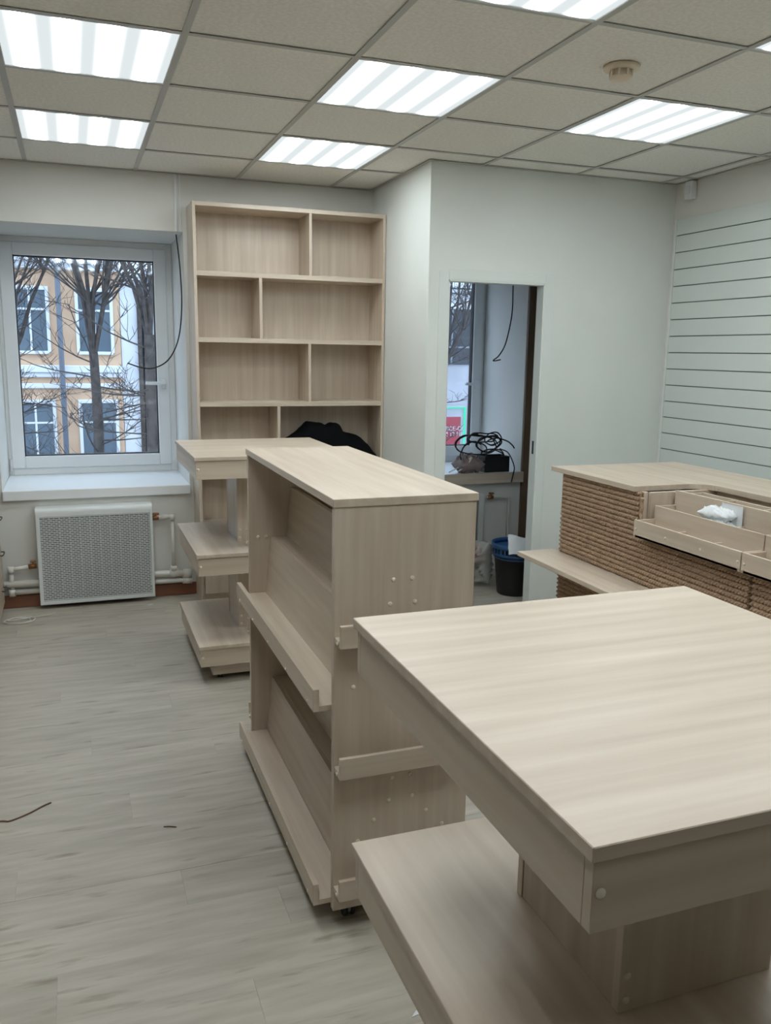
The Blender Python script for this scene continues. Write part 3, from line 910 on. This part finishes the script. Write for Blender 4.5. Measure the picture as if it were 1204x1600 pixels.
# ------------------------------------------------------------------ cables and litter
def cable(name, pts, r, label, mat='black_rubber', cat='cable', n=8):
    P = spline(pts, n)
    o = part(name, MB().tube(P, r, 7), mat, None, pts[0])
    return tag(o, label, cat)
cable('hanging_cable', [(.826, 2.962, 2.262), (.843, 2.955, 2.062), (.846, 2.95, 1.834), (.820, 2.95, 1.64), (.757, 2.955, 1.514), (.668, 2.965, 1.462), (.591, 2.98, 1.465), (.515, 3.00, 1.490)], .0042,
      'thin black cable hanging in a loop in front of the window')
cable('hooked_cable', [(3.13, 2.945, 2.60), (3.128, 2.94, 2.08), (3.126, 2.935, 1.862), (3.085, 2.93, 1.662), (3.033, 2.925, 1.572), (2.988, 2.92, 1.538), (2.992, 2.915, 1.532), (3.042, 2.92, 1.541)], .0045,
      'thin black cable with a hooked end hanging in the store room window')
cable('floor_twig', [(-.24, .40, .003), (-.112, .388, .003), (-.08, .379, .003), (-.02, .412, .003), (.02, .445, .003), (.047, .462, .003)], .0028, 'thin brown twig lying on the floor at left', 'twig', 'twig')
cable('splinter', [(.405, .180, .002), (.424, .176, .002), (.445, .165, .002)], .002, 'tiny dark splinter on the middle of the floor', 'twig', 'splinter', 4)
cl = []
for k in range(46):
    a = k / 46 * 2 * math.pi * 2.6
    rr = .055 + .012 * math.sin(a * .7)
    cl.append((-.165 + rr * 1.35 * math.cos(a), 2.66 + rr * math.sin(a), .004 + .0011 * k / 4))
cl += [(-.02, 2.74, .003), (.03, 2.78, .003)]
cable('wire_coil', cl, .0028, 'loose coil of pale wire on the floor left of the radiator screen', 'pipe_white', 'wire', 2)
pc = MB()
pc.prism([(.885, -.862), (.902, -.846), (.930, -.838), (.926, -.846), (.905, -.858)], .0005, .0025)
tag(part('paper_scrap', pc, 'paper_white', None, (.905, -.85, 0)), 'small white paper scrap on the floor beside the near island', 'paper scrap')
pc = MB().prism([(.555, 2.775), (.585, 2.79), (.605, 2.783), (.575, 2.77)], .0005, .003)
tag(part('paper_scrap', pc, 'paper_white', None, (.58, 2.78, 0)), 'tiny white scrap on the floor below the radiator screen', 'paper scrap')

# ------------------------------------------------------------------ store room seen through the doorway
zsill = .728
bx = thing('black_box', 'black open box of cables on the store room sill', 'box', (3.08, 3.02, zsill))
q = MB()
q.box(2.985, 3.185, 2.985, 2.991, zsill, zsill + .115, .001).box(2.985, 3.185, 3.125, 3.131, zsill, zsill + .115, .001)
q.box(2.985, 2.991, 2.991, 3.125, zsill, zsill + .115, .001).box(3.179, 3.185, 2.991, 3.125, zsill, zsill + .115, .001)
part('walls', q, 'black_plastic', bx)
part('bottom', MB().box(2.991, 3.179, 2.991, 3.125, zsill, zsill + .006), 'black_plastic', bx)
random.seed(12)
for k, lab in enumerate(('widest black cable loop bulging from the box on the store room sill', 'black cable loop drooping to the left of the box',
                         'black cable arching over the top of the box', 'black cable coil tangled in the middle of the bundle',
                         'black cable loop sticking up at the right of the bundle', 'black cable coil lying deep in the box')):
    cx, cy, cz = (3.00, 2.97, .93, ), 0, 0
    c = [(2.93, 3.03, .925), (2.90, 3.00, .865), (2.99, 3.05, .975), (3.04, 3.05, .93), (3.08, 3.06, .965), (3.08, 3.06, .85)][k]
    rx_ = [.175, .12, .13, .10, .055, .075][k]; rz_ = [.07, .085, .04, .06, .05, .04][k]
    pts = []
    turns = [1.6, 1.3, 1.4, 2.2, 1.2, 2.0][k]
    for i in range(18):
        a = i / 17 * 2 * math.pi * turns + k
        pts.append((c[0] + rx_ * math.cos(a) * (1 + .08 * math.sin(a * 1.7 + k)), c[1] + .025 * math.sin(a + k) + random.uniform(-.008, .008), max(zsill + .008, c[2] + rz_ * math.sin(a) + random.uniform(-.008, .008))))
    cable('cable_loop', pts, .0048, lab, n=5)['group'] = 'black cables on the store room sill'
cable('cable_tail', [(3.02, 3.03, .955), (3.08, 3.02, .975), (3.16, 3.0, .955), (3.20, 2.985, .925), (3.215, 2.975, .90)], .005, 'black cable tail arching to the right above the box')['group'] = 'black cables on the store room sill'
cable('cable_tail', [(3.10, 2.99, .90), (3.155, 2.955, .87), (3.18, 2.905, .78), (3.175, 2.905, .72), (3.165, 2.908, .66)], .0045, 'black cable hanging down over the sill edge')['group'] = 'black cables on the store room sill'
packet(2.865, 3.02, .79, .22, .14, .11, .2, 3.3, 'crumpled grey pink bag lying left of the black box', 'grey_bag')
o = bpy.data.objects['plastic_packet.003']; o['group'] = 'bags in the store room'; o.name = 'crumpled_bag'; o['category'] = 'bag'
cable('pale_cable', [(2.70, 2.99, .738), (2.80, 2.98, .79), (2.86, 2.96, .845), (2.83, 2.955, .80), (2.76, 2.96, .745)], .005, 'pale cord looped at the left of the grey pink bag', 'pipe_white')

# radiator and pipes under the store room sill
r2 = thing('panel_radiator', 'white radiator in the shade under the store room sill', 'radiator', (2.75, 2.93, .12))
for k in range(7):
    link('section', secm2, 'radiator_white', r2, (-.27 + .058 * k + .10, 0, 0))
p5 = pipe('heating_pipe', [(3.16, 2.93, .03), (3.16, 2.93, .545), (3.07, 2.93, .555), (2.98, 2.93, .555)], .011, 'white heating pipe beside the radiator in the store room')
part('valve', MB().tube([(2.985, 2.93, .553), (3.03, 2.93, .553)], .015, 10).box(3.0, 3.035, 2.918, 2.942, .575, .588, .003).box(3.013, 3.021, 2.926, 2.934, .565, .577), 'brass', p5)
bd = thing('beaded_cord', 'thin dark cord with two beads hanging under the store room sill', 'cord', (2.865, 2.90, .3))
part('cord', MB().tube([(2.865, 2.90, .60), (2.860, 2.90, .45), (2.850, 2.90, .28)], .003, 6), 'black_rubber', bd)
for zz, xx in ((.535, 2.863), (.37, 2.856)):
    part('bead', MB().lathe([(.001, -.014), (.009, -.011), (.013, 0), (.009, .011), (.001, .014)], (xx, 2.90, zz), 12), 'black_rubber', bd)

# waste bin with blue basket and paper
BX, BY = 2.915, 2.36
bn = thing('waste_bin', 'round black waste bin on the store room floor behind the doorway', 'waste bin', (BX, BY, 0))
part('tub', MB().lathe([(.002, .001), (.108, .001), (.112, .006), (.138, .255), (.146, .257), (.146, .265), (.134, .265), (.105, .012), (.002, .010)], (BX, BY, 0), 32), 'black_plastic', bn)
bk = thing('blue_basket', 'slotted blue plastic basket sitting in the black bin', 'basket', (BX, BY, .2))
ring = lambda r, za, zb_: MB().lathe([(r - .006, za), (r, za), (r, zb_), (r - .006, zb_), (r - .006, za)], (BX, BY, 0), 32)
part('rim', ring(.158, .318, .350), 'blue_plastic', bk)
part('waist', ring(.150, .266, .284), 'blue_plastic', bk)
part('bottom', MB().lathe([(.002, .2), (.115, .2), (.148, .268), (.142, .268), (.112, .206), (.002, .206)], (BX, BY, 0), 32), 'blue_plastic', bk)
sl = MB().box(-.0035, .0035, -.003, .003, -.018, .018).mesh('slat')
for k in range(30):
    a = k * 2 * math.pi / 30
    s_ = link('slat', sl, 'blue_plastic', bk, (.151 * math.cos(a), .151 * math.sin(a), .301 - .2))
    s_.rotation_euler = (0, 0, a + math.pi / 2)
pp = MB()
vs, fs = [], []
for i in range(11):
    for j in range(7):
        u, v = i / 10, j / 6
        vs.append(Vector((-.13 + .27 * u, -.035 + .02 * (2 * u - 1) ** 2 + .02 * v, .02 + .13 * v * (1 - .4 * u))) + Vector((0, .008 * noise.noise(Vector((u * 5, v * 4, 2))), .01 * noise.noise(Vector((u * 4, 7, 1))))))
n0 = len(vs)
vs += [p + Vector((0, .0012, 0)) for p in vs]
for i in range(10):
    for j in range(6):
        a = i * 7 + j
        fs.append((a, a + 1, a + 8, a + 7)); fs.append((a + n0, a + 7 + n0, a + 8 + n0, a + 1 + n0))
pp.add([p + Vector((BX, BY - .135, .285)) for p in vs], fs, True)
tag(part('paper_sheet', pp, 'paper_white', None, (BX, BY, .285)), 'crumpled white printed sheet sticking out of the blue basket', 'paper')
pk = packet(2.755, 2.60, .17, .30, .20, .20, .5, 8.8, 'frosted plastic bag with reddish contents on the store room floor', 'frosted_bag', math.pi / 2.1)
pk.name = 'plastic_bag'; pk['category'] = 'bag'; pk['group'] = 'bags in the store room'
rb = packet(2.74, 2.66, .20, .16, .14, .12, .2, 2.8, 'reddish parcel inside the frosted bag on the store room floor', 'sign_red')
rb.name = 'red_parcel'; rb['category'] = 'parcel'; del rb['group']
lb = thing('stepladder', 'folded pale stepladder with black joints leaning behind the door jamb', 'stepladder', (3.10, 2.55, 0))
Mx = Matrix.Translation((3.03, 2.50, 0)) @ Matrix.Rotation(math.radians(14), 4, 'Y')
part('rail', MB().box(-.012, .012, -.025, .025, .005, .78, .003, Mx), 'white_metal', lb)
part('rail', MB().box(.10, .124, -.025, .025, .03, .78, .003, Mx), 'white_metal', lb)
for zz in (.15, .36, .57):
    part('tread', MB().box(.012, .10, -.03, .03, zz, zz + .02, .002, Mx), 'white_metal', lb)
for zz in (.40, .48):
    jc = Mx @ Vector((.0, 0, zz))
    part('joint', MB().lathe([(.002, -.032), (.026, -.032), (.026, -.026), (.002, -.026)], jc, 16, 'y'), 'black_plastic', lb)

# ------------------------------------------------------------------ the street outside
YS = 26.0
def ex(v): return .19 + (v - .19) * 1.629
def ez(v): return 1.58 + (v - 1.58) * 1.629
GZ = -4.2
struct('ground', MB().box(-60, 80, 3.9, 80, GZ - .2, GZ), 'asphalt', 'grey street below the window')
pb = thing('peach_building', 'peach rendered house with white window surrounds across the street', 'building', (-6, YS, GZ))
part('wall', MB().box(-26, ex(1.11), YS, YS + 9, GZ, ez(3.6)), 'peach_render', pb)
part('cornice', MB().box(-26, ex(1.13), YS - .25, YS, ez(3.0), ez(3.12), .02).box(-26, ex(1.13), YS - .5, YS, ez(3.12), ez(3.28), .03), 'stucco_white', pb)
part('string_course', MB().box(-26, ex(1.11), YS - .14, YS, ez(1.01), ez(1.10), .02).box(-26, ex(1.11), YS - .22, YS, ez(1.10), ez(1.24), .02), 'stucco_white', pb)
part('string_course', MB().box(-26, ex(1.11), YS - .12, YS, ez(.80), ez(.90), .02), 'stucco_white', pb)
part('roof', MB().prism([(YS - .6, ez(3.6)), (YS + 9, ez(3.6)), (YS + 4.5, ez(4.8))], -26.3, ex(1.13), 'x'), 'roof_metal', pb)
step = (1.0 + .68 - .0) / 1.0
xc0 = ex(.645)
for k in range(-7, 1):
    xc = xc0 + k * 1.86
    for (za, zb_, hw) in ((ez(1.54), ez(2.62), .46), (ez(-.62), ez(.515), .50), (GZ + .6, GZ + 2.2, .5)):
        if zb_ > ez(.5) + 20: continue
        sr = MB()
        sr.box(xc - hw - .10, xc - hw, YS - .10, YS, za - .10, zb_ + .12, .01).box(xc + hw, xc + hw + .10, YS - .10, YS, za - .10, zb_ + .12, .01)
        sr.box(xc - hw, xc + hw, YS - .10, YS, zb_, zb_ + .12, .01).box(xc - hw - .05, xc + hw + .05, YS - .16, YS, za - .16, za - .06, .01)
        w_ = part('window', sr, 'stucco_white', pb)
        part('pane', MB().box(xc - hw, xc + hw, YS - .02, YS - .001, za - .06, zb_), 'window_glass_far', w_)
        part('glazing_bar', MB().box(xc - .03, xc + .03, YS - .05, YS - .021, za - .06, zb_).box(xc - hw, xc - .03, YS - .05, YS - .021, za + (zb_ - za) * .66, za + (zb_ - za) * .66 + .06).box(xc + .03, xc + hw, YS - .05, YS - .021, za + (zb_ - za) * .66, za + (zb_ - za) * .66 + .06), 'stucco_white', w_)
part('drainpipe', MB().tube([(ex(.02), YS - .62, ez(3.1)), (ex(.02), YS - .40, ez(2.95)), (ex(.02), YS - .40, GZ)], .08, 8), 'drainpipe', pb)
wbld = thing('white_building', 'narrow white rendered house next to the peach one across the street', 'building', (ex(1.32), YS, GZ))
part('wall', MB().box(ex(1.12), ex(1.50), YS + .05, YS + 9, GZ, ez(2.98)), 'white_render', wbld)
part('cornice', MB().box(ex(1.12), ex(1.52), YS - .15, YS + .05, ez(2.86), ez(3.0), .02), 'stucco_white', wbld)
part('downpipe', MB().tube([(ex(1.47), YS - .05, ez(2.8)), (ex(1.47), YS - .05, GZ)], .07, 8), 'bark', wbld)
gb = thing('grey_building', 'long pale grey building with dark shopfront bays across the street', 'building', (12, YS, GZ))
part('wall', MB().box(ex(1.60), 34, YS + .6, YS + 10, GZ, ez(2.2) if False else ez(3.05)), 'grey_render', gb)
part('cornice', MB().box(ex(1.60), 34, YS + .2, YS + .6, ez(2.90), ez(2.98), .02).box(ex(1.60), 34, YS + .05, YS + .6, ez(3.0), ez(3.1), .02), 'stucco_white', gb)
part('fascia', MB().box(ex(6.8), 34, YS + .45, YS + .6, ez(2.56), ez(2.88), .01), 'stucco_white', gb)
for k in range(-3, 3):
    xc = ex(8.3) + k * 2.9
    for (za, zb_) in ((ez(1.33), ez(2.54)), (GZ + .3, ez(-.75))):
        w_ = part('window', MB().box(xc - 1.1, xc + 1.1, YS + .52, YS + .6, za, zb_, .01), 'dark_glass_far', gb)
        part('glazing_bar', MB().box(xc - .03, xc + .03, YS + .48, YS + .52, za, zb_).box(xc - 1.1, xc - .03, YS + .48, YS + .52, za + .6, za + .66).box(xc + .03, xc + 1.1, YS + .48, YS + .52, za + .6, za + .66), 'drainpipe', w_)
# neon framed red shop sign
sg = thing('shop_sign', 'red shop sign with white lettering inside a green neon frame across the street', 'sign', (ex(8.2), YS + .3, ez(-.5)))
sx0, sx1 = ex(7.2), ex(8.62)
part('backing', MB().box(sx0, sx1, YS + .25, YS + .35, ez(-.72), ez(.40), .01), 'grey_render', sg)
part('red_panel', MB().box(sx0, ex(8.50), YS + .20, YS + .25, ez(-.62), ez(.15), .005), 'sign_red', sg)
nf = MB()
nf.tube([(sx0, YS + .18, ez(.36)), (sx1, YS + .18, ez(.36))], .022, 8)
nf.tube([(ex(8.59), YS + .18, ez(.36)), (ex(8.59), YS + .18, ez(-.70))], .04, 8)
part('neon_tube', nf, 'neon_green', sg)
def letters(txt, size, x, z, parent, mat):
    cu = bpy.data.curves.new('lettering', 'FONT')
    cu.body = txt; cu.size = size; cu.extrude = .01; cu.align_x = 'RIGHT'
    ob = bpy.data.objects.new('lettering', cu); COL.objects.link(ob)
    dg = bpy.context.evaluated_depsgraph_get()
    me = bpy.data.meshes.new_from_object(ob.evaluated_get(dg))
    bpy.data.objects.remove(ob, do_unlink=True)
    o = link('lettering', me, mat, parent)
    o.rotation_euler = (math.pi / 2, 0, 0)
    o.location = Vector((x, YS + .185, z)) - wl(parent)
    return o
letters('\u0412\u0421\u0415-\u0421\u0412', .21, 13.88, -1.257, sg, 'paper_white')
letters('\u0418 12 \u041d\u0418', .22, 13.88, -1.461, sg, 'paper_white')

# bare street trees
def tree(name, label, x, y, fork, r, seed, spread, nlimb, crown, lean=0.0):
    rnd = random.Random(seed)
    t = thing(name, label, 'tree', (x, y, GZ), 'bare trees in the street')
    tr_ = [(x - lean * .6, y, GZ)]
    for k in range(1, 6):
        tr_.append((x - lean * .6 + lean * .6 * k / 5 + rnd.uniform(-.03, .03), y + rnd.uniform(-.03, .03), GZ + (fork - GZ) * k / 5))
    part('trunk', MB().tube(spline(tr_, 4), r * 1.15, 9, True, r * .62), 'bark', t)
    br = MB()
    def grow(p, d, L, rad, lvl):
        pts = [p]
        n = 4
        for i in range(n):
            d = (d + Vector((rnd.uniform(-.22, .22), rnd.uniform(-.22, .22), rnd.uniform(-.05, .16)))).normalized()
            pts.append(pts[-1] + d * L / n)
        br.tube(pts, rad, 5 if lvl < 2 else 3, False, rad * .45)
        if lvl < 3:
            for k in range((8, 5, 4)[lvl]):
                a = pts[rnd.randint(1, n)]
                dd = (d * .5 + Vector((rnd.uniform(-1, 1), rnd.uniform(-1, 1), rnd.uniform(-.25, .75)))).normalized()
                grow(a, dd, L * rnd.uniform(.34, .58), max(rad * .42, .0045), lvl + 1)
    top = Vector(tr_[-1])
    for k in range(nlimb):
        a = 2 * math.pi * k / nlimb + rnd.uniform(-.3, .3)
        dv = Vector((math.cos(a) * spread, math.sin(a) * spread, 1)).normalized()
        grow(top + Vector((0, 0, -.1)), dv, crown * rnd.uniform(.8, 1.15), r * rnd.uniform(.28, .42), 0)
    for k in range(18):      # low side shoots
        a = rnd.uniform(0, 6.28)
        grow(top + Vector((0, 0, -rnd.uniform(.1, 2.2))), Vector((math.cos(a), math.sin(a) * .6, rnd.uniform(-.3, .4))).normalized(), crown * rnd.uniform(.25, .42), r * .12, 1)
    o = part('branches', br, 'bark', t)
    o['kind'] = 'stuff'
    return t
tree('street_tree', 'bare tree with a straight trunk in the middle of the window view', .49, 11.0, 1.50, .105, 4, .20, 8, 3.4, -.10)
tree('street_tree', 'bare tree at the left of the window view, its crown against the peach wall', -.80, 13.0, 1.35, .11, 9, .5, 8, 2.4, .05)
tree('street_tree', 'dark thick tree trunk at the right edge of the window view', 1.10, 8.6, 1.75, .10, 15, .16, 5, 2.6, .06)
tree('street_tree', 'bare tree seen through the store room window', 6.90, 13.0, .95, .11, 21, .55, 7, 2.4, .1)
